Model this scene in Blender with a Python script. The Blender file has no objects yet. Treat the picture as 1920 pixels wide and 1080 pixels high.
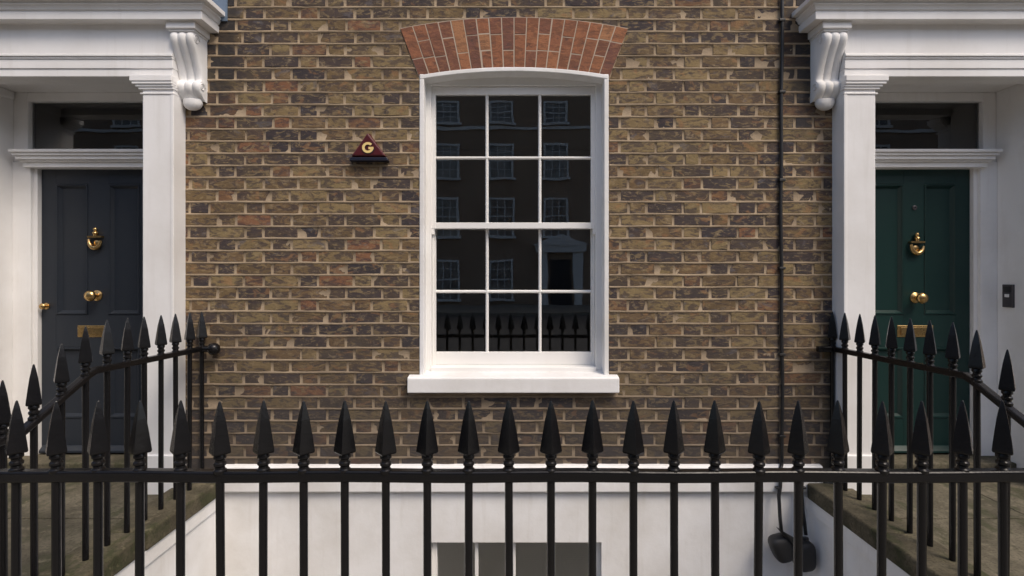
import bpy, bmesh, math, random
from mathutils import Vector, Matrix, noise
R = math.radians
random.seed(7)
S = bpy.context.scene
COL = S.collection

# ------------------------------------------------------------------ camera, sky, sun, exposure
cam_d = bpy.data.cameras.new('camera'); cam = bpy.data.objects.new('camera', cam_d); COL.objects.link(cam)
cam.location = (0, -3.24, 1.55); cam.rotation_euler = (R(90), 0, 0)
cam_d.sensor_width = 36; cam_d.lens = 18.47; cam_d.shift_y = -28 / 1920
cam_d.clip_start = 0.05; cam_d.clip_end = 2000
S.camera = cam
SUN_EL, SUN_AZ = 52, 138          # azimuth clockwise from +Y: over the viewer's right shoulder
W = bpy.data.worlds.new('World'); S.world = W; W.use_nodes = True
wn = W.node_tree.nodes; wl = W.node_tree.links
sky = wn.new('ShaderNodeTexSky'); sky.sky_type = 'NISHITA'; sky.sun_disc = False
sky.sun_elevation = R(SUN_EL); sky.sun_rotation = R(SUN_AZ); sky.dust_density = 3.0; sky.ozone_density = 1.0
wn['Background'].inputs[1].default_value = 0.13
wl.new(sky.outputs[0], wn['Background'].inputs[0])
sd = bpy.data.lights.new('sun', 'SUN'); so = bpy.data.objects.new('sun', sd); COL.objects.link(so)
sd.energy = 1.5; sd.angle = R(22); sd.color = (1.0, 0.88, 0.74)
sv = Vector((math.sin(R(SUN_AZ)) * math.cos(R(SUN_EL)), math.cos(R(SUN_AZ)) * math.cos(R(SUN_EL)), math.sin(R(SUN_EL))))
so.rotation_euler = (-sv).to_track_quat('-Z', 'Y').to_euler(); so.location = (6, -8, 12)
S.view_settings.view_transform = 'Standard'; S.view_settings.look = 'None'
S.view_settings.gamma = 1; S.view_settings.use_curve_mapping = False
S.view_settings.exposure = 0.55
S.render.engine = 'CYCLES'
S.cycles.use_denoising = True
S.cycles.max_bounces = 8; S.cycles.transparent_max_bounces = 12

# ------------------------------------------------------------------ materials
class NT:
    def __init__(s, name):
        s.m = bpy.data.materials.new(name); s.m.use_nodes = True
        s.t = s.m.node_tree; s.n = s.t.nodes; s.l = s.t.links; s.b = s.n['Principled BSDF']
        s.co = s.n.new('ShaderNodeTexCoord')
    def link(s, a, b): s.l.new(a, b)
    def noise(s, scale, detail=4, rough=.55, vec=None, dist=0):
        n = s.n.new('ShaderNodeTexNoise'); n.inputs['Scale'].default_value = scale; n.inputs['Detail'].default_value = detail
        n.inputs['Roughness'].default_value = rough; n.inputs['Distortion'].default_value = dist
        s.link(vec if vec is not None else s.co.outputs['Object'], n.inputs['Vector']); return n.outputs['Fac']
    def ramp(s, fac, stops, interp='LINEAR'):
        r = s.n.new('ShaderNodeValToRGB'); e = r.color_ramp; e.interpolation = interp
        for i, (p, c) in enumerate(stops):
            el = e.elements[i] if i < 2 else e.elements.new(p)
            el.position = p; el.color = (*c, 1) if len(c) == 3 else c
        s.link(fac, r.inputs[0]); return r.outputs[0]
    def mix(s, fac, a, b, mode='MIX'):
        m = s.n.new('ShaderNodeMix'); m.data_type = 'RGBA'; m.blend_type = mode
        for sock, v in ((m.inputs[0], fac), (m.inputs[6], a), (m.inputs[7], b)):
            if hasattr(v, 'links') or hasattr(v, 'is_linked'): s.link(v, sock)
            elif isinstance(v, (int, float)): sock.default_value = v
            else: sock.default_value = (*v, 1)
        return m.outputs[2]
    def mapping(s, scale=(1, 1, 1), vec=None, rot=(0, 0, 0)):
        m = s.n.new('ShaderNodeMapping'); m.inputs['Scale'].default_value = scale; m.inputs['Rotation'].default_value = rot
        s.link(vec if vec is not None else s.co.outputs['Object'], m.inputs['Vector']); return m.outputs[0]
    def math(s, op, a, b=0.0):
        m = s.n.new('ShaderNodeMath'); m.operation = op
        for i, v in enumerate((a, b)):
            if isinstance(v, (int, float)): m.inputs[i].default_value = v
            else: s.link(v, m.inputs[i])
        return m.outputs[0]
    def bump(s, h, strength, dist=.01):
        b = s.n.new('ShaderNodeBump'); b.inputs['Strength'].default_value = strength; b.inputs['Distance'].default_value = dist
        s.link(h, b.inputs['Height']); s.link(b.outputs[0], s.b.inputs['Normal'])
    def col(s, c):
        if isinstance(c, tuple): s.b.inputs['Base Color'].default_value = (*c, 1)
        else: s.link(c, s.b.inputs['Base Color'])
    def rough(s, r):
        if isinstance(r, (int, float)): s.b.inputs['Roughness'].default_value = r
        else: s.link(r, s.b.inputs['Roughness'])

def paint(name, c, c2, rough=.45, streak=1.0, bump=.12, spec=.5):
    t = NT(name)
    n1 = t.noise(2.2, 5, .6); n2 = t.noise(1.0, 5, .65, t.mapping((14, 14, 1.2)))
    n3 = t.noise(38, 4, .6)
    f = t.math('MULTIPLY', t.ramp(n1, [(.40, (0, 0, 0)), (.80, (1, 1, 1))]), .75 * streak)
    k = t.mix(f, c, c2)
    f2 = t.math('MULTIPLY', t.ramp(n2, [(.55, (0, 0, 0)), (.85, (1, 1, 1))]), .55 * streak)
    k = t.mix(f2, k, c2)
    sp = t.math('MULTIPLY', t.ramp(n3, [(.70, (0, 0, 0)), (.82, (1, 1, 1))]), .35 * streak)
    k = t.mix(sp, k, tuple(x * .55 for x in c2))
    t.col(k); t.rough(rough); t.b.inputs['Specular IOR Level'].default_value = spec
    t.bump(t.noise(26, 6, .65), bump, .006)
    return t.m

def brick_mat(name, stuff=False, palette=None, redd=False):
    t = NT(name)
    if stuff:
        g = t.n.new('ShaderNodeNewGeometry'); rnd = g.outputs['Random Per Island']; pos = g.outputs['Position']
    else:
        oi = t.n.new('ShaderNodeObjectInfo'); rnd = oi.outputs['Random']
        g = t.n.new('ShaderNodeNewGeometry'); pos = g.outputs['Position']
    off = t.n.new('ShaderNodeCombineXYZ'); t.link(t.math('MULTIPLY', rnd, 37.0), off.inputs[1])
    va = t.n.new('ShaderNodeVectorMath'); va.operation = 'ADD'; t.link(pos, va.inputs[0]); t.link(off.outputs[0], va.inputs[1])
    v = va.outputs[0]
    base = t.ramp(rnd, palette, 'CONSTANT')
    n1 = t.noise(10, 5, .6, t.mapping((1, 1, 2.3), v, (0, R(36), 0)), 1.1)
    n2 = t.noise(17, 6, .62, t.mapping((1, 1, 2.4), v, (0, R(28), 0)), 1.0); n3 = t.noise(120, 3, .6, v)
    k = t.mix(t.math('MULTIPLY', t.ramp(n1, [(.47, (0, 0, 0)), (.55, (1, 1, 1))]), .72 if not redd else .5), base, (.062, .046, .046) if not redd else (.13, .062, .040))
    k = t.mix(t.math('MULTIPLY', t.ramp(n2, [(.54, (0, 0, 0)), (.60, (1, 1, 1))]), .62 if not redd else .3), k, (.275, .20, .105) if not redd else (.42, .19, .09))
    k = t.mix(t.math('MULTIPLY', t.ramp(n2, [(.36, (1, 1, 1)), (.41, (0, 0, 0))]), .65 if not redd else .45), k, (.045, .04, .042))
    if not redd:
        n4 = t.noise(9, 4, .55, t.mapping((1, 1, 1.6), v, (0, R(-30), 0)), .8)
        k = t.mix(t.math('MULTIPLY', t.ramp(n4, [(.60, (0, 0, 0)), (.66, (1, 1, 1))]), .5), k, (.30, .16, .075))
        k = t.mix(t.math('MULTIPLY', t.ramp(n4, [(.32, (1, 1, 1)), (.38, (0, 0, 0))]), .45), k, (.14, .13, .14))
    if not redd:   # lime pointing smeared over the arrises
        sm = t.noise(20, 6, .72, t.mapping((1, 1, 1.7), pos, (0, R(-30), 0)), .8)
        k = t.mix(t.math('MULTIPLY', t.ramp(sm, [(.56, (0, 0, 0)), (.70, (1, 1, 1))]), .6), k, (.36, .28, .18))
        # soot and damp rising from the pavement and the basement band
        sx = t.n.new('ShaderNodeSeparateXYZ'); t.link(pos, sx.inputs[0])
        h = t.math('ADD', sx.outputs[2], t.math('MULTIPLY', t.noise(2.6, 5, .6, pos), .9))
        dz = t.ramp(h, [(.95, (1, 1, 1)), (1.0, (.5, .5, .5))]); 
        mr = t.n.new('ShaderNodeMapRange'); t.link(h, mr.inputs[0]); mr.inputs[1].default_value = .7; mr.inputs[2].default_value = 1.85
        mr.inputs[3].default_value = .86; mr.inputs[4].default_value = 0
        k = t.mix(mr.outputs[0], k, (.052, .047, .045))
        ax = t.math('ABSOLUTE', sx.outputs[0]); cornice_shade = t.math('SUBTRACT', 1.0, t.math('MULTIPLY', t.math('ABSOLUTE', t.math('SUBTRACT', ax, 1.80)), 6.5)); cornice_shade = t.math('MAXIMUM', cornice_shade, 0.0)  # cornice shadow painted into the brick colour, mirrored beside both door surrounds
        cornice_shade = t.math('MULTIPLY', cornice_shade, t.math('MULTIPLY', t.math('MAXIMUM', t.math('SUBTRACT', sx.outputs[2], 2.25), 0.0), 2.2))
        cornice_shade = t.math('MULTIPLY', cornice_shade, t.math('MULTIPLY', t.noise(7, 5, .65, pos), 2.0))
        cl = t.n.new('ShaderNodeClamp'); t.link(cornice_shade, cl.inputs[0]); cl.inputs[1].default_value = 0; cl.inputs[2].default_value = .8
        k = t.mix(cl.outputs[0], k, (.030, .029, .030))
    k = t.mix(t.math('MULTIPLY', t.ramp(n3, [(.35, (1, 1, 1)), (.5, (0, 0, 0))]), .2), k, (.05, .042, .036))
    t.col(k); t.rough(.85); t.b.inputs['Specular IOR Level'].default_value = .25
    h = t.math('ADD', t.math('MULTIPLY', n2, 1.0), t.math('MULTIPLY', n3, .35))
    t.bump(h, .65, .005)
    return t.m

PAL = [(0, (0.167, 0.114, 0.058)), (.09, (0.088, 0.066, 0.048)), (.19, (0.207, 0.147, 0.073)), (.29, (0.062, 0.049, 0.045)), (.39, (0.141, 0.096, 0.052)),
       (.50, (0.224, 0.165, 0.082)), (.58, (0.046, 0.039, 0.042)), (.67, (0.167, 0.109, 0.058)), (.77, (0.084, 0.061, 0.047)), (.86, (0.180, 0.098, 0.054)), (.92, (0.246, 0.178, 0.088)), (.97, (0.211, 0.102, 0.056))]
REDP = [(0, (.27, .112, .062)), (.2, (.21, .090, .058)), (.4, (.33, .140, .070)), (.6, (.18, .080, .058)), (.78, (.29, .118, .062)), (.9, (.36, .175, .088))]
M = {}
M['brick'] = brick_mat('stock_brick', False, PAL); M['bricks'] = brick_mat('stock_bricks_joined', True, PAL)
M['red'] = brick_mat('red_rubbed_brick', False, REDP, True)
def mortar():
    t = NT('lime_mortar')
    n1 = t.noise(3.2, 6, .65); n2 = t.noise(30, 5, .65)
    k = t.mix(t.ramp(n1, [(.35, (0, 0, 0)), (.68, (1, 1, 1))]), (.40, .31, .21), (.23, .175, .12))
    k = t.mix(t.math('MULTIPLY', t.ramp(n2, [(.5, (0, 0, 0)), (.68, (1, 1, 1))]), .65), k, (.24, .185, .13))
    g = t.n.new('ShaderNodeNewGeometry'); sx = t.n.new('ShaderNodeSeparateXYZ'); t.link(g.outputs['Position'], sx.inputs[0])
    h = t.math('ADD', sx.outputs[2], t.math('MULTIPLY', t.noise(2.6, 5, .6, g.outputs['Position']), .9))
    mr = t.n.new('ShaderNodeMapRange'); t.link(h, mr.inputs[0]); mr.inputs[1].default_value = .7; mr.inputs[2].default_value = 1.85
    mr.inputs[3].default_value = .60; mr.inputs[4].default_value = 0
    k = t.mix(mr.outputs[0], k, (.12, .10, .08))
    t.col(k); t.rough(.9); t.b.inputs['Specular IOR Level'].default_value = .2
    t.bump(t.noise(90, 5, .7), .7, .004)
    return t.m
M['mortar'] = mortar()
M['red_mortar'] = paint('arch_putty', (.46, .38, .30), (.36, .29, .22), .9, .8, .2, .2)
M['white'] = paint('white_gloss_paint', (.82, .81, .80), (.60, .57, .53), .38, .8, .10)
M['stucco'] = paint('white_stucco_paint', (.82, .815, .81), (.58, .55, .50), .6, 1.0, .25, .35)
M['sash'] = paint('white_sash_paint', (.82, .81, .79), (.70, .67, .62), .35, .5, .06)
M['slate'] = paint('slate_blue_door_paint', (.016, .021, .030), (.026, .030, .036), .40, 1, .05, .35)
M['green'] = paint('dark_green_door_paint', (.005, .025, .023), (.008, .030, .027), .38, 1, .05, .35)
M['iron'] = paint('black_railing_paint', (.005, .005, .006), (.010, .009, .009), .26, 1, .22, .34)
M['black'] = paint('black_rubber', (.012, .012, .013), (.03, .028, .027), .5, 1, .2)
def stone(name, a, b, moss):
    t = NT(name); n1 = t.noise(3.5, 6, .65); n2 = t.noise(16, 6, .7); n3 = t.noise(90, 3, .6); n4 = t.noise(6, 6, .7, t.mapping((1.6, .7, 1)))
    k = t.mix(t.ramp(n1, [(.38, (0, 0, 0)), (.62, (1, 1, 1))]), a, b)
    k = t.mix(t.math('MULTIPLY', t.ramp(n4, [(.50, (0, 0, 0)), (.62, (1, 1, 1))]), .8), k, moss)
    k = t.mix(t.math('MULTIPLY', t.ramp(n2, [(.56, (0, 0, 0)), (.66, (1, 1, 1))]), .5), k, tuple(x * 1.5 for x in a))
    k = t.mix(t.math('MULTIPLY', t.ramp(n3, [(.36, (1, 1, 1)), (.5, (0, 0, 0))]), .5), k, tuple(x * .35 for x in b))
    t.col(k); t.rough(.88); t.b.inputs['Specular IOR Level'].default_value = .25
    t.bump(t.math('ADD', n2, t.math('MULTIPLY', n3, .3)), .7, .006); return t.m
M['kerb'] = stone('mossy_york_stone', (.135, .115, .075), (.060, .052, .034), (.040, .046, .018))
M['slab'] = stone('york_stone_slab', (.155, .135, .095), (.075, .066, .045), (.050, .052, .026))
M['lead'] = paint('lead_sheet', (.12, .17, .24), (.18, .21, .26), .5, 1, .3)
M['maroon'] = paint('maroon_plastic', (.085, .010, .014), (.055, .010, .012), .3, 1, .05)
M['navy'] = paint('navy_plastic', (.006, .008, .022), (.01, .01, .02), .4, 1, .05)
M['gold'] = paint('gold_letter', (.80, .60, .24), (.75, .55, .22), .4, .3, .05)
M['blind'] = paint('grey_slatted_blind', (.84, .80, .70), (.76, .72, .63), .6, .8, .05)
M['room'] = paint('dim_room_plaster', (.42, .34, .28), (.34, .27, .22), .8, .5, .1, .2)
M['hall'] = paint('pale_hall_plaster', (.75, .68, .58), (.68, .6, .5), .8, .5, .1, .2)
M['steel'] = paint('bronze_metal_plate', (.05, .045, .05), (.07, .06, .06), .35, 1, .1)
def brass():
    t = NT('aged_brass'); n = t.noise(30, 5, .6)
    t.col(t.mix(t.ramp(n, [(.4, (0, 0, 0)), (.7, (1, 1, 1))]), (.62, .42, .18), (.36, .23, .10)))
    t.b.inputs['Metallic'].default_value = 1; t.rough(t.math('ADD', t.math('MULTIPLY', n, .25), .16)); return t.m
M['brass'] = brass()
def glass():
    t = NT('window_glass'); n = t.n; n.remove(t.b)
    tr = n.new('ShaderNodeBsdfTransparent'); tr.inputs[0].default_value = (.93, .94, .93, 1)
    gl = n.new('ShaderNodeBsdfGlossy'); gl.inputs['Roughness'].default_value = .0; gl.inputs[0].default_value = (.95, .95, .95, 1)
    fr = n.new('ShaderNodeFresnel'); fr.inputs[0].default_value = 1.9; mx = n.new('ShaderNodeMixShader')
    b = n.new('ShaderNodeBump'); b.inputs['Strength'].default_value = .03; b.inputs['Distance'].default_value = .01
    nz = n.new('ShaderNodeTexNoise'); nz.inputs['Scale'].default_value = 5; nz.inputs['Detail'].default_value = 1
    t.link(t.co.outputs['Object'], nz.inputs['Vector']); t.link(nz.outputs['Fac'], b.inputs['Height']); t.link(b.outputs[0], gl.inputs['Normal'])
    t.link(fr.outputs[0], mx.inputs[0]); t.link(tr.outputs[0], mx.inputs[1]); t.link(gl.outputs[0], mx.inputs[2])
    t.link(mx.outputs[0], n['Material Output'].inputs[0]); return t.m
M['glass'] = glass()
def far_brick():
    t = NT('distant_brickwork'); b = t.n.new('ShaderNodeTexBrick'); b.inputs['Scale'].default_value = 4.4
    t.link(t.mapping((1, 1, 1), None, (R(90), 0, 0)), b.inputs['Vector'])
    b.inputs['Color1'].default_value = (.38, .27, .19, 1); b.inputs['Color2'].default_value = (.30, .215, .155, 1); b.inputs['Mortar'].default_value = (.38, .31, .24, 1)
    b.inputs['Mortar Size'].default_value = .012
    k = t.mix(t.ramp(t.noise(.6, 5, .6), [(.4, (0, 0, 0)), (.7, (1, 1, 1))]), b.outputs[0], (.27, .19, .135)); t.col(k); t.rough(.9); return t.m
M['far_brick'] = far_brick()
M['asphalt'] = paint('asphalt', (.05, .05, .052), (.07, .068, .065), .85, 1, .4, .3)
M['paving'] = paint('paving', (.24, .22, .18), (.15, .135, .11), .85, 1, .3, .3)
M['far_glass'] = paint('distant_pane', (.15, .14, .13), (.50, .47, .43), .1, 1, .02)
M['far_white'] = paint('distant_white_trim', (.75, .74, .72), (.6, .58, .55), .6, .5, .05)

# ------------------------------------------------------------------ mesh helpers
WL = {}
def place(o, parent):
    if parent is not None:
        o.parent = parent
        if parent in WL: o.matrix_parent_inverse = Matrix.Translation(-WL[parent])
    return o
def thing(name, loc, label, cat, group=None):
    o = bpy.data.objects.new(name, None); COL.objects.link(o); o.location = loc; o.empty_display_size = .1
    WL[o] = Vector(loc); o['label'] = label; o['category'] = cat
    if group: o['group'] = group
    return o
def tag(o, label=None, cat=None, group=None, kind=None):
    for k, v in (('label', label), ('category', cat), ('group', group), ('kind', kind)):
        if v: o[k] = v
    return o
class MB:
    def __init__(s): s.v = []; s.f = []; s.flat = set()
    def add(s, vs, fs):
        b = len(s.v); s.v += [tuple(v) for v in vs]; s.f += [tuple(b + i for i in f) for f in fs]; return s
    def box(s, x0, x1, y0, y1, z0, z1):
        x0, x1 = sorted((x0, x1)); y0, y1 = sorted((y0, y1)); z0, z1 = sorted((z0, z1))
        return s.add([(x, y, z) for x in (x0, x1) for y in (y0, y1) for z in (z0, z1)],
                     [(0, 1, 3, 2), (4, 6, 7, 5), (0, 4, 5, 1), (2, 3, 7, 6), (0, 2, 6, 4), (1, 5, 7, 3)])
    def tube(s, pts, rad, n=10, cap=True):
        pts = [Vector(p) for p in pts]; rad = rad if isinstance(rad, (list, tuple)) else [rad] * len(pts)
        vs = []; up0 = None
        for i, p in enumerate(pts):
            d = (pts[min(i + 1, len(pts) - 1)] - pts[max(i - 1, 0)]).normalized()
            if up0 is None: up0 = Vector((0, 0, 1)) if abs(d.z) < .9 else Vector((1, 0, 0))
            a = d.cross(up0).normalized(); b = a.cross(d).normalized(); up0 = b
            for k in range(n):
                t = 2 * math.pi * k / n; vs.append(p + (a * math.cos(t) + b * math.sin(t)) * rad[i])
        fs = [(i * n + k, i * n + (k + 1) % n, (i + 1) * n + (k + 1) % n, (i + 1) * n + k) for i in range(len(pts) - 1) for k in range(n)]
        if cap: fs += [tuple(range(n))[::-1], tuple((len(pts) - 1) * n + k for k in range(n))]
        return s.add(vs, fs)
    def lathe(s, prof, c, axis='z', n=16, rot=0, sx=1, sy=1):
        c = Vector(c); vs = []
        for r, h in prof:
            for k in range(n):
                t = 2 * math.pi * k / n + rot; a, b = r * math.cos(t) * sx, r * math.sin(t) * sy
                vs.append(c + (Vector((a, b, h)) if axis == 'z' else Vector((a, -h, b)) if axis == 'y' else Vector((h, a, b))))
        m = len(prof)
        fs = [(i * n + k, i * n + (k + 1) % n, (i + 1) * n + (k + 1) % n, (i + 1) * n + k) for i in range(m - 1) for k in range(n)]
        fs += [tuple(range(n))[::-1], tuple((m - 1) * n + k for k in range(n))]
        return s.add(vs, fs)
    def prism(s, poly, a, b, plane='xz'):
        n = len(poly); f = {'xz': lambda p, q, w: (p, w, q), 'yz': lambda p, q, w: (w, p, q), 'xy': lambda p, q, w: (p, q, w)}[plane]
        vs = [f(p, q, a) for p, q in poly] + [f(p, q, b) for p, q in poly]
        fs = [(i, (i + 1) % n, n + (i + 1) % n, n + i) for i in range(n)] + [tuple(range(n))[::-1], tuple(range(n, 2 * n))]
        return s.add(vs, fs)
    def build(s, name, mat, parent=None, smooth=False, bevel=0, seg=2, angle=None):
        me = bpy.data.meshes.new(name); me.from_pydata(s.v, [], s.f)
        bm = bmesh.new(); bm.from_mesh(me); bmesh.ops.recalc_face_normals(bm, faces=bm.faces); bm.to_mesh(me); bm.free()
        me.materials.append(M[mat] if isinstance(mat, str) else mat)
        o = bpy.data.objects.new(name, me); COL.objects.link(o); place(o, parent)
        if smooth:
            for p in me.polygons: p.use_smooth = True
            if angle: me.set_sharp_from_angle(angle=R(angle))
        if bevel:
            b = o.modifiers.new('bevel', 'BEVEL'); b.width = bevel; b.segments = seg; b.limit_method = 'ANGLE'; b.angle_limit = R(35)
        return o
def inst(src, parent, loc=(0, 0, 0), rz=0, scale=None, name=None):
    o = src.copy(); o.parent = None; o.matrix_parent_inverse = Matrix.Identity(4); COL.objects.link(o)
    if name: o.name = name
    o.location = loc; o.rotation_euler = (0, 0, rz)
    if scale: o.scale = scale
    return place(o, parent)

# ------------------------------------------------------------------ ground of the street
def structure(o): o['kind'] = 'structure'; return o
structure(MB().box(-300, 300, -17, -5.6, -.3, -.12).build('road', 'asphalt'))
structure(MB().box(-300, 300, -5.6, -1.76, -.3, 0).build('pavement', 'paving'))
structure(MB().box(-300, 300, -300, -17, -.3, 0).build('opposite_pavement', 'paving'))
structure(MB().box(-300, 300, -.5 - 2.2, 300, -2.3, -2.1).build('area_floor', 'slab'))
for sg, nm in ((-1, 'landing_left'), (1, 'landing_right')):
    m = MB(); xi, xo = sg * 2.03, sg * 4.4
    m.box(xi, xo, -1.0, .5, -2.1, .22); m.box(xi, xo, -1.3, -1.0, -2.1, .147); m.box(xi, xo, -1.56, -1.3, -2.1, .073); m.box(xi, xo, -1.76, -1.56, -2.1, 0)
    ld = structure(m.build(nm, 'kerb'))
    # separate paving slabs with open joints on the landing
    k = 0
    for (a, b) in ((2.045, 2.78), (2.79, 3.52), (3.53, 4.39)):
        for (c, d) in ((-.99, -.43), (-.42, .17)):
            MB().box(sg * a, sg * b, c, d, .2, .236 + .003 * ((k * 7) % 3)).build('paving_slab', 'slab', ld, bevel=.006); k += 1

# ------------------------------------------------------------------ the two houses
HA = thing('terraced_house', (-.2, .2, 0), 'brown stock brick house with white sash window, red brick arch and slate grey front door', 'house')
HB = thing('terraced_house', (2.8, .2, 0), 'neighbouring house with dark green front door beside the thin black cable', 'house')
BED0, PITCH = 1.539 - 16 * .075, .075
XC = .013                                     # window axis
OL, OR_ = -.566, .592                         # window opening
ZS, ZC = 2.764, 2.813                         # springing and crown of the head
def arch_in(x):  return ZC - (ZC - ZS) * ((x - XC) / .579) ** 2
def arch_out(x): return 3.126 - .073 * ((x - XC) / .72) ** 2
def arch_side(z): return .586 + (z - 2.764) * .379   # half width of the red arch at height z
BX = 1.655                                    # party line under the cable

def joint_sheet(name, x0, x1, parent):
    """mortar between the bricks: a continuous sheet, its bed joints drawn out as wavering weathered ribbons"""
    xs = [x0 + i * (x1 - x0) / max(1, round((x1 - x0) / .016)) for i in range(max(1, round((x1 - x0) / .016)) + 1)]
    zl = []
    for k in range(0, 42):
        z = BED0 + k * PITCH
        if z > 3.42: break
        zl += [(z - .0085, .0006), (z - .0050, -.0056), (z + .0034, -.0042), (z + .0082, .0000), (z + .0375, -.0006)]
    m = MB(); idx = {}
    for i, x in enumerate(xs):
        for j, (z, y) in enumerate(zl):
            wz = noise.noise((x * 3.1, 0, z * 4)) * .003 + noise.noise((x * 14, 3, z * 9)) * .0012
            wy = noise.noise((x * 9, z * 22, 5)) * .0021 + noise.noise((x * 40, z * 60, 9)) * .0014
            idx[i, j] = len(m.v); m.v.append((x, y + wy, z + wz))
    for i in range(len(xs) - 1):
        xm = (xs[i] + xs[i + 1]) / 2
        for j in range(len(zl) - 1):
            zm = (zl[j][0] + zl[j + 1][0]) / 2
            if OL < xm < OR_ and .86 < zm < arch_in(xm) + .012: continue
            m.f.append((idx[i, j], idx[i + 1, j], idx[i + 1, j + 1], idx[i, j + 1]))
    return m.build(name, 'mortar', parent, smooth=True)
joint_sheet('wall', -2.2, BX, HA); joint_sheet('wall', BX, 2.2, HB)

def brick_geo(m, xb0, xb1, xt0, xt1, z0, z1, rng, proud=.0036, inset=.003):
    """one brick face with worn arrises and its sides running back into the wall (30 triangles)"""
    us = [0, .0, .34, .66, 1.0, 1]; vs = [0, .0, 1.0, 1]
    base = len(m.v); tilt = rng.uniform(-.0015, .0015); tip = rng.uniform(-.0012, .0012); pr = proud + rng.uniform(-.0015, .002)
    cj = [[(rng.uniform(-.0016, .0016), rng.uniform(-.0016, .0016)) for _ in range(4)] for _ in range(6)]
    for i in range(6):
        for j in range(4):
            u, v = us[i], vs[j]
            outer = i in (0, 5) or j in (0, 3)
            xa = xb0 + (xb1 - xb0) * u; xc = xt0 + (xt1 - xt0) * u; x = xa + (xc - xa) * v; z = z0 + (z1 - z0) * v
            ii, jj = min(max(i, 1), 4), min(max(j, 1), 2); dx, dz = cj[ii][jj]
            if outer: y = .03
            else:
                y = -pr + tilt * (u - .5) * 2 + tip * (v - .5) * 2 + rng.uniform(-.0008, .0008)
                if i == 1: dx += inset
                if i == 4: dx -= inset
                dz += inset * .5 if j == 1 else -inset * .5
                if i in (1, 4): y += .0006 + rng.random() * .0014
            m.v.append((x + dx, y, z + dz))
    for i in range(5):
        for j in range(3):
            a = base + i * 4 + j
            if not (1 <= i <= 3 and j == 1): m.flat.add(len(m.f))
            m.f.append((a, a + 4, a + 5, a + 1))
def brick_obj(m, parent, mat='brick', name='brick'):
    me = bpy.data.meshes.new(name); me.from_pydata(m.v, [], m.f); me.materials.append(M[mat])
    for p in me.polygons: p.use_smooth = False
    o = bpy.data.objects.new(name, me); COL.objects.link(o); return place(o, parent)

rng = random.Random(11)
rowsA, rowsB = [], []
NROW = int((3.42 - BED0) / PITCH)
for k in range(NROW):
    z0, z1 = BED0 + k * PITCH + .0060, BED0 + (k + 1) * PITCH - .0056; zm = (z0 + z1) / 2
    for (L, Rr, c0, out) in ((-2.06, BX - .004, -1.083, rowsA), (BX + .004, 2.03, 1.80, rowsB)):
        c = c0 + (.16875 if k % 2 else 0); js = []
        x = c - .3375 * 12
        while x < Rr + .5:
            js += [x - .057 + rng.gauss(0, .005), x + .057 + rng.gauss(0, .005)]; x += .3375
        segs = [(L, Rr, None, None)]
        if out is rowsA:
            if z1 < .83 or zm > 3.06: pass
            elif zm < .92: segs = [(L, -.636, None, None), (.652, Rr, None, None)]
            elif zm < ZS: segs = [(L, OL, None, None), (OR_, Rr, None, None)]
            else:
                h0, h1 = arch_side(z0) + .007, arch_side(z1) + .007
                segs = [(L, XC - h0, 'r', XC - h1), (XC + h0, Rr, 'l', XC + h1)]
        for (a, b, sl, xt) in segs:
            pts = [a] + [j for j in js if a + .045 < j < b - .045] + [b]
            for i in range(len(pts) - 1):
                p, q = pts[i], pts[i + 1]
                g0 = .0 if p == a else .0058; g1 = .0 if q == b else .0058
                if out is rowsA and 3.03 < z0 < 3.14:
                    zo = max(arch_out(p), arch_out(q)) if abs(zm - 0) else 0
                    if p < XC + .74 and q > XC - .74 and sl is None:
                        far = max(abs(p - XC), abs(q - XC)); zz = max(z0, arch_out(XC + min(far, .72)) + .004) if far < .715 else z0
                        if zz > z1 - .018: continue
                        out.append((p + g0, q - g1, p + g0, q - g1, zz, z1)); continue
                t0, t1 = p + g0, q - g1
                if sl == 'r' and q == b: t1 = xt
                if sl == 'l' and p == a: t0 = xt
                out.append((p + g0, q - g1, t0, t1, z0, z1))
def regular(b): return abs(b[0] - b[2]) < 1e-6 and abs(b[1] - b[3]) < 1e-6 and b[5] - b[4] > .06
protos = {}
def put_brick(b, parent):
    w = b[1] - b[0]
    if regular(b) and .08 < w:
        kind = 's' if w > .16 else 'h'; L = .216 if kind == 's' else .104; key = (kind, rng.randrange(14))
        if key not in protos:
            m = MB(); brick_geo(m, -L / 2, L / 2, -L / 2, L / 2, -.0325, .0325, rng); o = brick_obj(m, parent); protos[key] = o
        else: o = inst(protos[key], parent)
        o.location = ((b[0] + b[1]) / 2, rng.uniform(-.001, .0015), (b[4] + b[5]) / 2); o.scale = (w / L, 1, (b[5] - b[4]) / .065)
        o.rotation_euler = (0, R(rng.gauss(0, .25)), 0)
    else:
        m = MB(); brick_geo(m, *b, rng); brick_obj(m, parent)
def hidden(b):      # behind pilaster, bracket, cornice, band or off the picture
    xm = (b[0] + b[1]) / 2; zm = (b[4] + b[5]) / 2
    return zm > 3.215 or zm < .38 or xm < -2.01 or xm > 1.985 or (b[0] < -1.88 and zm > 2.6) or (b[1] > 1.86 and zm > 2.6)
vis = sorted([b for b in rowsA if not hidden(b)], key=lambda b: -(b[1] - b[0]) * (b[5] - b[4]))
singles, rest = vis[:300], vis[300:] + [b for b in rowsA if hidden(b)]
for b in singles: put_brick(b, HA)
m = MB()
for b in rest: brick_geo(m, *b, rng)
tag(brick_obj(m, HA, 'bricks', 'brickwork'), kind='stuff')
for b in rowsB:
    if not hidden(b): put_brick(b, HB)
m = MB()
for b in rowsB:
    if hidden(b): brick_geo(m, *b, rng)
if m.v: tag(brick_obj(m, HB, 'bricks', 'brickwork'), kind='stuff')

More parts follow.
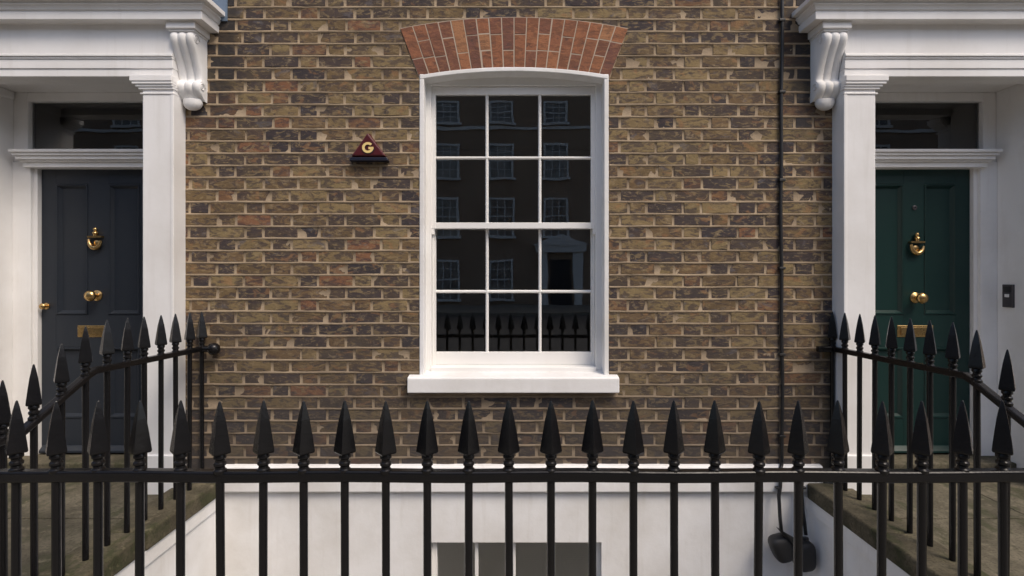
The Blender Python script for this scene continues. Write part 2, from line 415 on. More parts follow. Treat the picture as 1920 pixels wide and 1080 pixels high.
# red gauged arch: 18 splayed courses, each cut into a long and a short brick
poly = [(XC - .72 + i * 1.44 / 24, 0) for i in range(25)]
m = MB(); n = 24
lo = [(XC + (-1 + 2 * i / n) * .590, 0) for i in range(n + 1)]
vs = []
for i in range(n + 1):
    t = -1 + 2 * i / n; xb = XC + t * .588; xt = XC + t * .700
    vs += [(xb, -.0072, arch_in(xb)), (xt, -.0072, arch_out(xt) - .0), (xb, .03, arch_in(xb)), (xt, .03, arch_out(xt))]
fs = []
for i in range(n):
    a, b = i * 4, i * 4 + 4
    fs += [(a, b, b + 1, a + 1), (a + 1, b + 1, b + 3, a + 3), (a, a + 2, b + 2, b)]
arch = m.add(vs, fs).build('window_arch', 'red_mortar', HA)
NV = 18
for i in range(NV):
    t0, t1 = -1 + 2 * i / NV, -1 + 2 * (i + 1) / NV
    g = .0030
    def P(t, s, gx):
        xb = XC + t * .590; xt = XC + t * .703
        zb = arch_in(xb) + .002; zt = arch_out(xt) - .003
        return (xb + (xt - xb) * s + gx, zb + (zt - zb) * s)
    cuts = [0, .33, 1] if i % 2 == 0 else [0, .66, 1]
    if i % 5 == 1: cuts = [0, .34, .68, 1]
    cuts = [c if c in (0, 1) else c + rng.uniform(-.02, .02) for c in cuts]
    for a, b in zip(cuts, cuts[1:]):
        ga = .008 if a > 0 else 0; gb = .008 if b < 1 else 0
        A, B, C, D = P(t0, a + ga, g), P(t1, a + ga, -g), P(t1, b - gb, -g), P(t0, b - gb, g)
        mm = MB(); base = []
        pr = -.0085 + rng.uniform(-.001, .001); e = .0018
        mx, mz = (A[0] + B[0] + C[0] + D[0]) / 4, (A[1] + B[1] + C[1] + D[1]) / 4
        out_ = [(x, .02, z) for x, z in (A, B, C, D)]; rim = [(x, pr + .0012, z) for x, z in (A, B, C, D)]
        inn = [(x + (e if x < mx else -e), pr + rng.uniform(-.0005, .0005), z + (e if z < mz else -e)) for x, z in (A, B, C, D)]
        fs = [(j, (j + 1) % 4, 4 + (j + 1) % 4, 4 + j) for j in range(4)] + [(4 + j, 4 + (j + 1) % 4, 8 + (j + 1) % 4, 8 + j) for j in range(4)] + [(8, 9, 10, 11)]
        mm.add(out_ + rim + inn, fs).build('arch_brick', 'red', arch)

# upper storeys out of the picture keep the sky off the rooms
mu = MB().box(-4.6, BX, .02, 7, 3.43, 8.5); mu.box(-4.6, -3.7, -.0, .4, .2, 3.43); mu.build('upper_wall', 'far_brick', HA)
mu = MB().box(BX + .002, 5.2, .02, 7, 3.43, 8.5); mu.box(3.6, 5.2, 0, .4, .2, 3.43); mu.build('upper_wall', 'far_brick', HB)
# rooms behind the glass
def room(parent, x0, x1, y0, y1, z0, z1, h, mat='room'):
    hx0, hx1, hz0, hz1 = h; m = MB()
    m.add([(x0, y0, z0), (x1, y0, z0), (x1, y1, z0), (x0, y1, z0), (x0, y0, z1), (x1, y0, z1), (x1, y1, z1), (x0, y1, z1),
           (hx0, y0, hz0), (hx1, y0, hz0), (hx1, y0, hz1), (hx0, y0, hz1)],
          [(0, 1, 2, 3), (4, 7, 6, 5), (1, 5, 6, 2), (0, 3, 7, 4), (3, 2, 6, 7), (0, 8, 9, 1), (1, 9, 10, 5), (5, 10, 11, 4), (4, 11, 8, 0)])
    return m.build('room_interior', mat, parent)
room(HA, -1.5, 1.5, .205, 3.8, .3, 3.2, (-.56, .58, .9, 2.86))

# ------------------------------------------------------------------ sash window
m = MB()
m.box(OL - .003, -.542, -.010, .105, .90, ZS + .01); m.box(.567, OR_ + .003, -.010, .105, .90, ZS + .01)
n = 20; vs = []; fs = []
for i in range(n + 1):
    x = OL + (OR_ - OL) * i / n; zt = arch_in(x) + .004
    vs += [(x, -.012, zt), (x, -.012, zt - .026), (x, .105, zt - .026), (x, .105, zt)]
for i in range(n):
    a, b = i * 4, i * 4 + 4
    for j in range(4): fs.append((a + j, b + j, b + (j + 1) % 4, a + (j + 1) % 4))
fs += [(0, 1, 2, 3), (n * 4, n * 4 + 1, n * 4 + 2, n * 4 + 3)]
m.add(vs, fs)
win = m.build('sash_window', 'stucco', HA, bevel=.004)
m = MB()   # box frame behind the reveal
m.box(-.545, -.512, .088, .20, .93, 2.80); m.box(.530, .570, .088, .20, .93, 2.80); m.box(-.512, .530, .090, .20, 2.738, 2.80)
m.box(-.512, -.500, .128, .142, .95, 2.738); m.box(.518, .530, .128, .142, .95, 2.738); m.box(-.512, .530, .06, .2, .905, .957)
m.build('box_frame', 'sash', win, bevel=.004)
def sash(name, y, xs, zs, bars_x, bars_z):
    (xo0, xi0, xi1, xo1), (zo0, zi0, zi1, zo1) = xs, zs; m = MB(); e = .0015
    m.box(xo0, xi0, y, y + .034, zo0, zo1); m.box(xi1, xo1, y, y + .034, zo0, zo1)
    m.box(xi0 - e, xi1 + e, y + .0015, y + .033, zo0 + .001, zi0); m.box(xi0 - e, xi1 + e, y + .0015, y + .033, zi1, zo1 - .001)
    o = m.build(name, 'sash', win, bevel=.003)
    for bx in bars_x:      # glazing bars with a rounded nose
        MB().prism([(bx - .010, y + .028), (bx - .010, y + .016), (bx - .004, y + .005), (bx + .004, y + .005), (bx + .010, y + .016), (bx + .010, y + .028)], zi0, zi1, 'xy').build('glazing_bar', 'sash', o)
    for bz in bars_z:
        MB().prism([(y + .027, bz - .010), (y + .017, bz - .010), (y + .004, bz - .004), (y + .004, bz + .004), (y + .017, bz + .010), (y + .027, bz + .010)], xi0, xi1, 'yz').build('glazing_bar', 'sash', o)
    gx = [xi0] + list(bars_x) + [xi1]; gz = [zi0] + list(bars_z) + [zi1]
    for i in range(len(gx) - 1):
        for j in range(len(gz) - 1):
            p = MB().box(gx[i] - .004, gx[i + 1] + .004, -.0015, .0015, gz[j] - .004, gz[j + 1] + .004).build('pane', 'glass', o)
            p.location = (0, y + .022, 0)
    return o
us = sash('upper_sash', .106, (-.522, -.486, .503, .540), (1.832, 1.872, 2.686, 2.738), (-.160, .178), (2.286,))
ls = sash('lower_sash', .146, (-.522, -.491, .509, .540), (.957, 1.041, 1.834, 1.870), (-.161, .181), (1.430,))
m = MB()   # horns and catch
for x in (-.518, .514): m.prism([(.108, 1.834), (.108, 1.80), (.128, 1.79), (.138, 1.834)], x, x + .024, 'yz')
m.build('sash_horn', 'sash', us)
MB().lathe([(.010, 0), (.010, .006), (.005, .008), (.005, .02), (.009, .024), (.006, .032)], (-.012, .140, 1.872), n=10).box(-.03, -.012, .136, .144, 1.884, 1.889).build('sash_catch', 'brass', us, smooth=True)
m = MB().prism([(-.062, .824), (-.062, .912), (-.05, .920), (.10, .934), (.10, .824)], -.634, .650, 'yz')
m.build('window_sill', 'stucco', win, bevel=.005)

# ------------------------------------------------------------------ basement front, band, area window
BW0, BW1, BWT = -.50, .552, -.111
m = MB(); 
m.box(-1.83, BW0, 0, .2, -2.1, .36); m.box(BW1, 1.83, 0, .2, -2.1, .36); m.box(BW0, BW1, 0, .2, BWT, .36); m.box(BW0, BW1, 0, .2, -2.1, -1.3)
m.build('basement_wall', 'stucco', HA)
n = 30
m = MB().prism([(-.028, .209), (-.036, .214), (-.036, .362), (-.026, .371), (.02, .377), (.02, .209)], -1.80, 1.90, 'yz')
m.build('plinth_band', 'stucco', HA, bevel=.006)
m = MB().box(BW0, -.468, .045, .10, -1.3, BWT); m.box(.520, BW1, .045, .10, -1.3, BWT); m.box(-.468, .520, .046, .099, -.128, BWT); m.box(-.468, .520, .046, .099, -1.3, -1.25)
bw = m.build('basement_window', 'sash', HA, bevel=.003)
for x in (-.222, .012, .252): MB().box(x - .011, x + .011, .048, .098, -1.25, -.128).build('mullion', 'sash', bw, bevel=.003)
for a, b in ((-.468, -.233), (-.211, .001), (.023, .241), (.263, .520)):
    MB().box(a, b, .078, .081, -1.25, -.128).build('pane', 'glass', bw)
    m = MB()
    for i in range(40):
        z = -.13 - i * .0135; m.prism([(.086, z - .012), (.0865, z - .0135), (.092, z - .0005), (.091, z)], a - .005, b + .005, 'yz')
    m.build('blind', 'blind', bw)
MB().box(-.56, .6, .16, .19, -1.3, 0).build('blind_backing', 'room', bw)

# ------------------------------------------------------------------ door, surround, cornice and bracket of each house
def portal(H, sg, uo, ui, uf, ud, hw, door_mat, lead):
    X = lambda u: sg * u
    pf = -.117                                     # front plane of the pilasters
    # entablature: architrave fascias, moulding and frieze
    m = MB(); uo2 = uo + .004
    for (d, z0, z1) in ((.112, 2.720, 2.766), (.118, 2.766, 2.822), (.124, 2.822, 2.834), (.131, 2.834, 2.848), (.122, 2.848, 2.858), (.116, 2.858, 3.04)):
        m.box(X(uo2 + (.118 - d) * .2), X(4.3), -d, .02, z0, z1 - .0004)
    sur = m.build('door_surround', 'white', H, bevel=.003)
    if sg < 0: MB().box(X(uf - .022), X(uf + .1), -.02, .289, 2.712, 2.7675).build('reveal_moulding', 'white', sur, bevel=.008)
    m = MB().box(X(ui + .03), X(uf + .3), -.108, .42, 2.768, 3.03); m.build('soffit', 'white', sur)
    # near and far pilasters
    for (a, b, far) in ((uo, ui, False), (uf, uf + .30, True)):
        m = MB(); m.box(X(a), X(b), pf, .0, .22, 2.66)
        if not far: m.box(X(a + .004), X(b + .05), 0.001, .30, .22, 2.77)
        else: m.box(X(a), X(b), .0012, .42, .22, 2.77)
        p = m.build('pilaster', 'white', sur, bevel=.006)
        if not far:
            MB().box(X(a - .0025), X(a + .018), pf - .003, -.001, .50, 2.62).build('edge_bead', 'white', p, bevel=.004)
        MB().box(X(a - .008), X(b + .010), pf - .012, -.001, .22, .47).build('pilaster_plinth', 'white', p, bevel=.006)
        m = MB(); lo_, hi_ = (a, b) if not far else (a, b)
        for (o, z0, z1) in ((.012, 2.612, 2.622), (.020, 2.640, 2.654), (.034, 2.654, 2.668), (.05, 2.668, 2.684), (.06, 2.684, 2.7195)):
            m.box(X(lo_ - (.004 if not far else o)), X(hi_ + o), pf - o * .45, .12 if not far else -.02, z0, z1 - .0003)
        m.build('capital', 'white', p, bevel=.003)
    # cornice with a mitred return
    prof = [(.10, 3.028), (.182, 3.028), (.182, 3.070), (.176, 3.073), (.176, 3.079), (.186, 3.082), (.188, 3.090), (.194, 3.100), (.203, 3.107), (.203, 3.113), (.198, 3.115), (.198, 3.121), (.226, 3.124), (.226, 3.152), (.20, 3.162), (.02, 3.175)]
    ue = uo - .207 + .182
    m = MB(); k = len(prof); vs = []
    for d, z in prof: vs.append((X(4.3), -d, z))
    for d, z in prof: vs.append((X(ue - d), -d, z))
    for d, z in prof: vs.append((X(ue - d), .02, z))
    fs = [(i, i + 1, k + i + 1, k + i) for i in range(k - 1)] + [(k + i, k + i + 1, 2 * k + i + 1, 2 * k + i) for i in range(k - 1)]
    fs += [tuple(range(k)), tuple(2 * k + i for i in range(k))[::-1]]
    cor = m.add(vs, fs).build('cornice', 'white', sur, bevel=.0025)
    # abacus and scrolled console bracket
    u0, u1 = uo - .136, uo + .004
    MB().box(X(u0 - .016), X(u1 + .016), -.160, 0, 2.986, 3.0295).box(X(u0 - .006), X(u1 + .006), -.150, 0, 2.974, 2.986).build('abacus', 'white', sur, bevel=.005)
    pts = [(2.976, .128), (2.968, .143), (2.955, .151), (2.938, .153), (2.918, .147), (2.895, .134), (2.865, .116), (2.83, .098), (2.79, .080), (2.75, .067), (2.725, .061), (2.712, .064),
           (2.703, .078), (2.692, .088), (2.675, .091), (2.658, .088), (2.64, .078), (2.622, .062), (2.606, .044), (2.596, .03)]
    m = MB(); nt = 25; vs = []
    for z, d in pts:
        for i in range(nt):
            t = i / (nt - 1); reed = abs(math.sin(3 * math.pi * t)) ** .75
            edge = min(t, 1 - t); vs.append((X(u0 + (u1 - u0) * t), -(d + .010 * reed - .007), z))
    np_ = len(pts)
    fs = [(i * nt + j, i * nt + j + 1, (i + 1) * nt + j + 1, (i + 1) * nt + j) for i in range(np_ - 1) for j in range(nt - 1)]
    m.add(vs, fs); b0 = len(m.v)
    for t in (0, nt - 1):
        u = u0 if t == 0 else u1; b0 = len(m.v)
        m.v += [(X(u), 0, z) for z, d in pts]
        m.f += [(i * nt + t, (i + 1) * nt + t, b0 + i + 1, b0 + i) for i in range(np_ - 1)]
    br = m.build('console_bracket', 'stucco', sur, smooth=True, angle=55)
    # side scroll eyes and the rounded drop underneath
    for (d, z, r) in ((.115, 2.938, .030), (.055, 2.675, .026)):
        pts2 = []
        for q in range(26):
            a = q / 25 * 3.6 * math.pi; rr = r * (1 - q / 25 * .82); pts2.append((X(u0 - .001), -d + math.cos(a) * rr, z + math.sin(a) * rr))
        MB().tube(pts2, .0035, 6).build('scroll', 'stucco', br, smooth=True)
    m = MB(); uc = (u0 + u1) / 2
    m.lathe([(.004, -.064), (.020, -.060), (.034, -.050), (.042, -.036), (.046, -.02), (.045, 0)], (X(uc), -.034, 2.606), n=20, sx=1.25, sy=.85)
    m.build('bracket_drop', 'stucco', br, smooth=True, angle=60)
    if lead:
        MB().box(X(uo - .262), X(4.2), -.014, .0, 3.10, 3.42).build('lead_flashing', 'lead', H)
    # reveal moulding, frame, transom, fanlight
    dl, dr = ud - hw, ud + hw
    m = MB()
    m.box(X(uf), X(dr + .03), .290, .42, .32, 2.30); m.box(X(dr + .032), X(dr + .004), .312, .42, .32, 2.262)
    m.box(X(ui), X(dl - .03), .290, .42, .32, 2.30); m.box(X(dl - .032), X(dl - .004), .312, .42, .32, 2.262)
    m.box(X(uf - .0005), X(dr + .058), .300, .42, 2.3, 2.768); m.box(X(ui), X(dl - .058), .300, .42, 2.3, 2.768)
    m.box(X(dl - .06), X(dr + .06), .302, .41, 2.709, 2.7675)
    fr = m.build('door_frame', 'white', H, bevel=.004)
    m = MB(); e = .045
    for (y, z0, z1, ee) in ((.262, 2.256, 2.290, 0), (.244, 2.290, 2.302, .012), (.228, 2.302, 2.326, .022), (.214, 2.326, 2.344, .034), (.200, 2.344, 2.364, .044)):
        m.box(X(dl - .05 - ee * .2), X(dr + .055 + ee), y, .40, z0, z1 - .0004)
    m.build('transom', 'white', fr, bevel=.003)
    MB().box(X(dl - .07), X(dr + .07), .335, .338, 2.36, 2.72).build('fanlight_pane', 'glass', fr)
    MB().box(X(ui + .04), X(uf - .002), .15, .42, .2, .322).build('threshold', 'slab', H, bevel=.008)
    room(H, X(ui - .1), X(uf + .25), .415, 3.2, .3, 2.9, (X(dl - .06), X(dr + .06), .33, 2.72), 'hall')
    # the door: stiles and rails, sunk panels, furniture
    y0 = .340
    m = MB(); pu = ((-.287, -.069), (.069, .287)); rows = ((1.266, 2.157), (.561, 1.0446))
    us_ = [dl, ud - .287, ud - .069, ud + .069, ud + .287, dr]; zs_ = [.327, .561, 1.0446, 1.266, 2.157, 2.258]
    m.box(X(dl), X(dr), y0 + .022, y0 + .045, .327, 2.258)
    for a, b in ((0, 1), (2, 3), (4, 5)): m.box(X(us_[a]), X(us_[b]), y0, y0 + .0225, .327, 2.258)
    for a, b in ((0, 1), (2, 3), (4, 5)):
        for c, d in ((1, 2), (3, 4)): m.box(X(us_[c] - .001), X(us_[d] + .001), y0 + .0008, y0 + .0225, zs_[a] + .0005, zs_[b] - .0005)
    door = m.build('door', door_mat, H, bevel=.0015)
    for a, b in pu:
        for z0, z1 in rows:
            def ring(i, y): return [(X(ud + a + i), y, z0 + i), (X(ud + b - i), y, z0 + i), (X(ud + b - i), y, z1 - i), (X(ud + a + i), y, z1 - i)]
            rings = [(0, y0 + .003), (.004, y0 - .005), (.012, y0 - .005), (.016, y0 + .002), (.030, y0 + .018), (.038, y0 + .018)]
            vs = []; [vs.extend(ring(*r)) for r in rings]
            fs = [(q * 4 + j, q * 4 + (j + 1) % 4, q * 4 + 4 + (j + 1) % 4, q * 4 + 4 + j) for q in range(len(rings) - 1) for j in range(4)] + [tuple(range(len(vs) - 4, len(vs)))]
            MB().add(vs, fs).build('door_panel', door_mat, door)
    MB().prism([(y0 + .001, .33), (y0 - .035, .335), (y0 - .035, .350), (y0 - .006, .378), (y0 + .001, .378)], X(dl + .01), X(dr - .01), 'yz').build('weatherboard', door_mat, door, bevel=.003)
    cx = X(ud) + (-.005 if sg < 0 else .008); ko = 0 if sg < 0 else -.036
    # knocker: finial, bar and a heavy hanging bow
    m = MB(); z = 1.842 + ko
    m.lathe([(.003, .018), (.011, .012), (.013, .004), (.009, -.004), (.008, -.008), (.017, -.014), (.019, -.020), (.012, -.030), (.012, -.04)], (cx, y0 - .018, z), n=14)
    m.box(cx - .047, cx + .047, y0 - .030, y0 - .002, z - .052, z - .040)
    m.tube([(cx + .042 * math.cos(a), y0 - .022, z - .062 + .060 * math.sin(a)) for a in [R(190 + 160 * q / 16 - 10 + 10 * (q / 16)) for q in range(17)]], [.008 + .008 * math.sin(math.pi * q / 16) for q in range(17)], 10)
    kn = m.build('knocker', 'brass', door, smooth=True, angle=45)
    MB().lathe([(.022, 0), (.022, .008), (.012, .012)], (cx, y0, z - .09), 'y', 14).build('striker_plate', 'brass', kn, smooth=True, angle=40)
    m = MB(); zk = 1.397 if sg < 0 else 1.382
    m.lathe([(.036, 0), (.036, .006), (.026, .012), (.014, .016), (.013, .034), (.024, .040), (.034, .052), (.037, .064), (.033, .076), (.020, .084), (.004, .087)], (cx + (.0 if sg < 0 else .0), y0, zk), 'y', 20)
    m.build('door_knob', 'brass', door, smooth=True, angle=50)
    lx = X(ud) + (-.03 if sg < 0 else .008); hw2 = .108 if sg < 0 else .122
    m = MB().box(lx - hw2, lx + hw2, y0 - .004, y0 + .001, 1.114, 1.194)
    lp = m.build('letter_plate', 'brass', door, bevel=.003)
    MB().prism([(y0 - .005, 1.128), (y0 - .012, 1.130), (y0 - .008, 1.182), (y0 - .005, 1.184)], lx - hw2 + .022, lx + hw2 - .022, 'yz').build('flap', 'brass', lp, bevel=.002)
    if sg < 0:
        MB().lathe([(.022, 0), (.022, .006), (.010, .01), (.010, .022), (.018, .028), (.02, .038), (.012, .046), (.003, .048)], (X(dr - .035), y0, 1.325), 'y', 16).build('latch_knob', 'brass', door, smooth=True, angle=50)
    else:
        MB().lathe([(.016, 0), (.016, .006), (.008, .008), (.008, .003)], (cx - .005, y0, 1.995), 'y', 14).build('spyhole', 'steel', door, smooth=True, angle=40)
    return door
portal(HA, -1, 2.013, 2.197, 3.36, 2.82, .385, 'slate', True)
portal(HB, 1, 1.974, 2.162, 3.262, 2.738, .38, 'green', False)

# ------------------------------------------------------------------ white area walls with stone copings
for sg, lab in ((-1, 'white rendered basement area wall with mossy coping below the slate grey door'), (1, 'white rendered basement area wall with mossy coping below the green door')):
    t = thing('area_wall', (sg * 1.92, -.85, -2.1), lab, 'wall')
    MB().box(sg * 1.819, sg * 2.029, -1.56, -.001, -2.1, .178).build('render', 'stucco', t)
    MB().box(sg * 1.807, sg * 1.822, -1.558, -.0012, .098, .1775).build('band', 'stucco', t, bevel=.004)
    y = -.037
    for L in (.62, .58, .32):
        MB().box(sg * 1.795, sg * 2.026, y - L + .004, y, .178, .276 + rng.uniform(-.002, .002)).build('coping_stone', 'kerb', t, bevel=.014, seg=3); y -= L
t = thing('front_plinth', (0, -1.66, -2.1), 'stone plinth carrying the long spearhead railing along the pavement', 'plinth')
MB().box(-2.03, 2.03, -1.76, -1.562, -2.1, 0).build('render', 'stucco', t)
for i in range(4): MB().box(-2.03 + i * 1.015, -2.03 + (i + 1) * 1.015 - .004, -1.765, -1.5615, 0, .10).build('coping_stone', 'kerb', t, bevel=.012, seg=3)

# ------------------------------------------------------------------ spearhead railings
def bar_mesh(h):
    return MB().tube([(0, 0, 0), (0, 0, h)], .0125, 12)
pb = {}
def spear_proto():
    m = MB()   # four-sided head, an arris towards the street
    m.lathe([(.016, -.003), (.0315, .0), (.0345, .005), (.0335, .014), (.0262, .060), (.0185, .104), (.0095, .140), (.004, .158), (.0012, .161)], (0, 0, 0), 'z', 4, rot=R(90))
    me = m.build('spearhead', 'iron', None, bevel=.0014, seg=2)
    c = MB().lathe([(.0165, -.062), (.019, -.058), (.019, -.050), (.0145, -.046), (.0135, -.040), (.0178, -.035), (.0178, -.028), (.0135, -.024), (.0135, -.018), (.018, -.014), (.018, -.006), (.015, 0)], (0, 0, 0), 'z', 14)
    co = c.build('collar', 'iron', None, smooth=True, angle=35)
    return me, co
SP, CO = spear_proto(); used = [False]
def railing_bar(parent, x, y, zb, zr, lean=0):
    h = round(zr + .004 - zb, 3)
    if h not in pb: o = bar_mesh(h).build('bar', 'iron', parent, smooth=True, angle=50); pb[h] = o
    else: o = inst(pb[h], parent)
    o.location = (x, y, zb); o.rotation_euler = (R(rng.gauss(0, .2)), R(rng.gauss(0, .10)), 0)
    for src, nm in ((SP, 'spearhead'), (CO, 'collar')):
        if not used[0]: c = src; c.parent = o
        else: c = src.copy(); COL.objects.link(c); c.parent = o
        c.location = (0, 0, h + .062); 
        if nm == 'spearhead': c.rotation_euler = (0, 0, R(rng.gauss(0, 4)))
    used[0] = True
def rail_sweep(m, pts, w, h):
    """flat rail of width w and height h through the points"""
    pts = [Vector(p) for p in pts]; vs = []
    for i, p in enumerate(pts):
        d = (pts[min(i + 1, len(pts) - 1)] - pts[max(i - 1, 0)]); d.z = 0; d.normalize(); s = Vector((-d.y, d.x, 0)) * w / 2; u = Vector((0, 0, h / 2))
        vs += [p + s + u, p - s + u, p - s - u, p + s - u]
    fs = [(i * 4 + j, i * 4 + (j + 1) % 4, i * 4 + 4 + (j + 1) % 4, i * 4 + 4 + j) for i in range(len(pts) - 1) for j in range(4)] + [(0, 1, 2, 3), tuple(len(vs) - 4 + j for j in range(4))]
    m.add(vs, fs)
t = thing('area_railing', (0, -1.62, .1), 'long black spearhead railing in front, before the window and basement area', 'railing', 'spearhead railings')
m = MB(); rail_sweep(m, [(x * .1, -1.62, .926 + .0015 * math.sin(x * .9)) for x in range(-20, 21)], .036, .036); m.build('rail', 'iron', t, bevel=.008, seg=3)
for i in range(-15, 16): railing_bar(t, -.0066 + i * .127, -1.62, .095, .930)
def side_railing(sg, X0, kink, lab):
    t = thing('area_railing', (sg * X0, -.8, .27), lab, 'railing', 'spearhead railings')
    def rz(d):
        if d < kink: return 1.088 + .020 * d / kink
        return max(.926, 1.108 - (d - kink) * .50)
    m = MB(); ds = [.0 + .02, .05] + [.1 + .04 * i for i in range(37)]
    pts = [(sg * X0, -d, rz(d)) for d in ds]
    rail_sweep(m, pts, .036, .030); m.build('rail', 'iron', t, bevel=.007, seg=3)
    if sg < 0:
        m = MB(); m.tube([(sg * X0, -.045, 1.088), (sg * (X0 - .05), -.05, 1.089), (sg * (X0 - .075), -.052, 1.090)], [.016, .02, .022], 12)
        m.lathe([(.004, -.036), (.022, -.031), (.034, -.016), (.036, 0), (.034, .016), (.022, .031), (.004, .036)], (sg * (X0 - .085), -.055, 1.090), 'z', 16)
        m.build('rail_end', 'iron', t, smooth=True, angle=50)
    else:
        MB().box(sg * X0, sg * (X0 - .10), -.062, -.03, 1.070, 1.106).build('rail_end', 'iron', t, bevel=.006)
    n = 0
    for i in range(13):
        d = .032 + .1251 * i; railing_bar(t, sg * X0, -d, .275 if d < 1.5 else .10, rz(d))
side_railing(-1, 1.893, .868, 'black spearhead railing climbing beside the slate grey door, with round scroll end')
side_railing(1, 1.955, .985, 'black spearhead railing climbing beside the dark green door')

# ------------------------------------------------------------------ small things on the walls
t = thing('alarm_box', (-.87, -.005, 2.25), 'maroon triangular alarm box with gold letter G on brick wall', 'alarm box')
bl, brr, ap = (-.985, 2.243), (-.757, 2.243), (-.876, 2.412)
fl, frr, fa = (-.972, 2.262), (-.768, 2.262), (-.876, 2.398)
m = MB().add([(bl[0], -.004, bl[1]), (brr[0], -.004, brr[1]), (ap[0], -.004, ap[1]), (fl[0], -.058, fl[1]), (frr[0], -.058, frr[1]), (fa[0], -.058, fa[1])], [(0, 1, 2), (3, 4, 5), (0, 1, 4, 3), (1, 2, 5, 4), (2, 0, 3, 5)])
m.build('cover', 'maroon', t, bevel=.006, seg=3)
MB().prism([(-.990, 2.232), (-.752, 2.232), (-.760, 2.254), (-.982, 2.254)], -.003, -.052, 'xz').build('base', 'navy', t, bevel=.004)
def letter_g(cx, cz, y, ro, ri, ax, name, mat, grow=0):
    m = MB(); n = 30; vs = []; fs = []; a0, a1 = R(42), R(360 - 4)
    for i in range(n + 1):
        a = a0 + (a1 - a0) * i / n
        for r in (ro + grow, ri - grow):
            for yy in (y, y + .006): vs.append((cx + math.cos(a) * r * ax, yy, cz + math.sin(a) * r))
    for i in range(n):
        b = i * 4; fs += [(b, b + 4, b + 6, b + 2), (b + 1, b + 3, b + 7, b + 5), (b, b + 1, b + 5, b + 4), (b + 2, b + 6, b + 7, b + 3)]
    fs += [(0, 2, 3, 1), (n * 4, n * 4 + 1, n * 4 + 3, n * 4 + 2)]
    m.add(vs, fs); m.box(cx + .004 - grow, cx + ro * ax + grow, y - .0005, y + .006, cz - .010 - grow, cz + .004 + grow)
    return m.build(name, mat, t)
letter_g(-.872, 2.309, -.064, .033, .0185, 1.05, 'letter', 'gold'); letter_g(-.870, 2.307, -.0605, .036, .0165, 1.05, 'letter_outline', 'navy')

t = thing('wall_cable', (BX, -.012, .38), 'thin black cable running straight up the brick wall between the houses', 'cable')
pts = [(BX + .004 * math.sin(z * 2.3) + .002 * math.sin(z * 9), -.016, z) for z in [.38 + .05 * i for i in range(62)]]
MB().tube(pts, .0105, 8).build('sheath', 'black', t, smooth=True)
for z in (.55, 1.05, 1.58, 2.12, 2.66, 3.1):
    MB().box(BX - .019, BX + .019, -.030, -.003, z - .008, z + .008).build('clip', 'black', t, bevel=.003)

t = thing('basement_fitting', (1.68, -.1, -.1), 'two rounded black bodies hanging from black cables against white basement wall', 'fitting')
def cable(pts, r): MB().tube(pts, r, 8).build('cable', 'black', t, smooth=True)
cable([(BX + .002, -.016, .385), (1.632, -.050, .365), (1.628, -.052, .25), (1.620, -.050, .20), (1.617, -.07, .08), (1.615, -.09, .0)], .0105)
cable([(1.768, -.045, .36), (1.758, -.05, .22), (1.760, -.06, .12), (1.762, -.09, -.02)], .0105)
def body(c, rx, ry, rz_, tilt, nm):
    m = MB(); nu, nv = 18, 12; vs = []
    for i in range(nv + 1):
        ph = -math.pi / 2 + math.pi * i / nv
        for j in range(nu):
            th = 2 * math.pi * j / nu; sp = lambda v, e: math.copysign(abs(v) ** e, v)
            x = rx * sp(math.cos(ph), .5) * sp(math.cos(th), .6); y = ry * sp(math.cos(ph), .5) * sp(math.sin(th), .6); z = rz_ * sp(math.sin(ph), .6)
            x *= 1 + .18 * z / rz_
            vs.append((c[0] + x * math.cos(tilt) - z * math.sin(tilt), c[1] + y, c[2] + x * math.sin(tilt) + z * math.cos(tilt)))
    fs = [(i * nu + j, i * nu + (j + 1) % nu, (i + 1) * nu + (j + 1) % nu, (i + 1) * nu + j) for i in range(nv) for j in range(nu)]
    return m.add(vs, fs).build(nm, 'black', t, smooth=True)
body((1.612, -.10, -.092), .062, .05, .078, R(14), 'body'); body((1.735, -.11, -.135), .066, .05, .084, R(10), 'body')
MB().add([(1.560, -.13, .052), (1.595, -.165, .034), (1.70, -.165, -.035), (1.70, -.09, -.038), (1.610, -.09, .0), (1.585, -.14, .020), (1.685, -.155, -.085), (1.67, -.09, -.08)],
         [(0, 1, 2, 3, 4), (0, 5, 1), (1, 5, 6, 2), (2, 6, 7, 3), (3, 7, 4), (4, 7, 6, 5, 0)]).build('fin', 'black', t, bevel=.004)
MB().tube([(1.64, -.10, -.09), (1.70, -.10, -.12)], .022, 10).build('yoke', 'black', t, smooth=True)
for x, z in ((1.761, -.075),): MB().tube([(x, -.092, z), (x, -.09, z + .04)], [.02, .016], 10).build('gland', 'black', t, smooth=True, angle=40)
for x in (1.617, 1.768): MB().box(x - .016, x + .016, -.06, -.028, .24, .252).build('clip', 'black', t, bevel=.003)

t = thing('entry_phone', (3.25, .2, 1.33), 'small dark metal entry buzzer on the white reveal beside the green door', 'buzzer')
MB().box(3.246, 3.263, .168, .240, 1.325, 1.475).build('plate', 'steel', t, bevel=.003)
MB().box(3.240, 3.247, .190, .218, 1.392, 1.412).build('button', 'sash', t, bevel=.002)
MB().box(3.243, 3.2465, .180, .228, 1.425, 1.462).build('speaker_grille', 'black', t)

t = thing('boot_scraper', (2.62, -.86, .236), 'small black wrought iron boot scraper on the stone landing by the green door', 'boot scraper')
m = MB()
for s in (-1, 1): m.tube([(2.62 + s * .07, -.86, .236), (2.62 + s * .075, -.86, .30), (2.62 + s * .10, -.86, .33), (2.62 + s * .115, -.86, .31), (2.62 + s * .10, -.86, .295)], .008, 8)
m.build('scroll_frame', 'iron', t, smooth=True)
MB().box(2.55, 2.69, -.864, -.856, .262, .292).build('blade', 'iron', t)

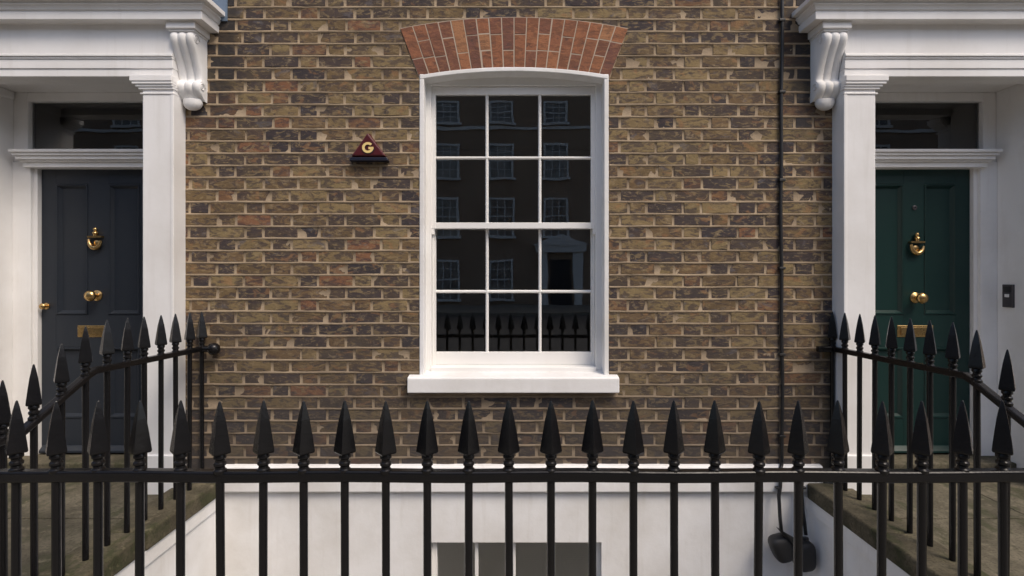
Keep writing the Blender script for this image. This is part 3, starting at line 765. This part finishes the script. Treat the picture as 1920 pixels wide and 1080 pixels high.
# ------------------------------------------------------------------ the terrace across the street, seen mirrored in the panes
t = thing('opposite_terrace', (0, -22.2, 0), 'brown brick terrace across the street, mirrored in the sash window panes', 'terrace')
m = MB().box(-42, 42, -23.5, -22.0, 0, 11.6); m.build('wall', 'far_brick', t)
MB().box(-42, 42, -22.0, -21.93, 8.50, 8.64).build('string_course', 'far_white', t)
MB().box(-42, 42, -23.4, -21.8, 11.6, 11.9).build('parapet', 'far_white', t)
for i in range(-7, 8):
    x = -.52 + i * 2.64
    for (zc, h) in ((9.35, 1.05), (7.0, 1.65), (4.28, 1.85), (1.25, 1.9)):
        if zc < 2 and i % 4 == 1: continue
        w = 1.22; m = MB(); y0, y1 = -21.99, -21.92
        m.box(x - w / 2, x - w / 2 + .10, y0, y1, zc - h / 2, zc + h / 2); m.box(x + w / 2 - .10, x + w / 2, y0, y1, zc - h / 2, zc + h / 2)
        m.box(x - w / 2 + .1, x + w / 2 - .1, y0, y1 - .002, zc + h / 2 - .10, zc + h / 2); m.box(x - w / 2 - .08, x + w / 2 + .08, y0, y1 + .08, zc - h / 2 - .12, zc - h / 2)
        m.box(x - w / 2 + .1, x + w / 2 - .1, y0, y1 - .03, zc - .03, zc + .03)
        for q in (-.17, .17): m.box(x + q - .018, x + q + .018, y0, y1 - .04, zc - h / 2, zc + h / 2 - .1)
        for q in (-.25, .25): m.box(x - w / 2 + .1, x + w / 2 - .1, y0, y1 - .045, zc + q * h - .015, zc + q * h + .015)
        wo = m.build('window', 'far_white', t)
        MB().box(x - w / 2 + .05, x + w / 2 - .05, -21.995, -21.975, zc - h / 2, zc + h / 2 - .05).build('pane', 'far_glass', wo)
for x in (-8.2, 2.36, 12.9):
    m = MB()
    for s in (-1, 1): m.box(x + s * .62, x + s * 1.05, -22, -21.8, 0, 2.55)
    m.box(x - 1.2, x + 1.2, -22, -21.7, 2.55, 2.9); m.prism([(x - 1.35, 2.9), (x + 1.35, 2.9), (x, 3.45)], -22, -21.65, 'xz')
    d = m.build('door_surround', 'far_white', t)
    MB().box(x - .5, x + .5, -22, -21.95, 0, 2.2).build('door', 'slate', d)
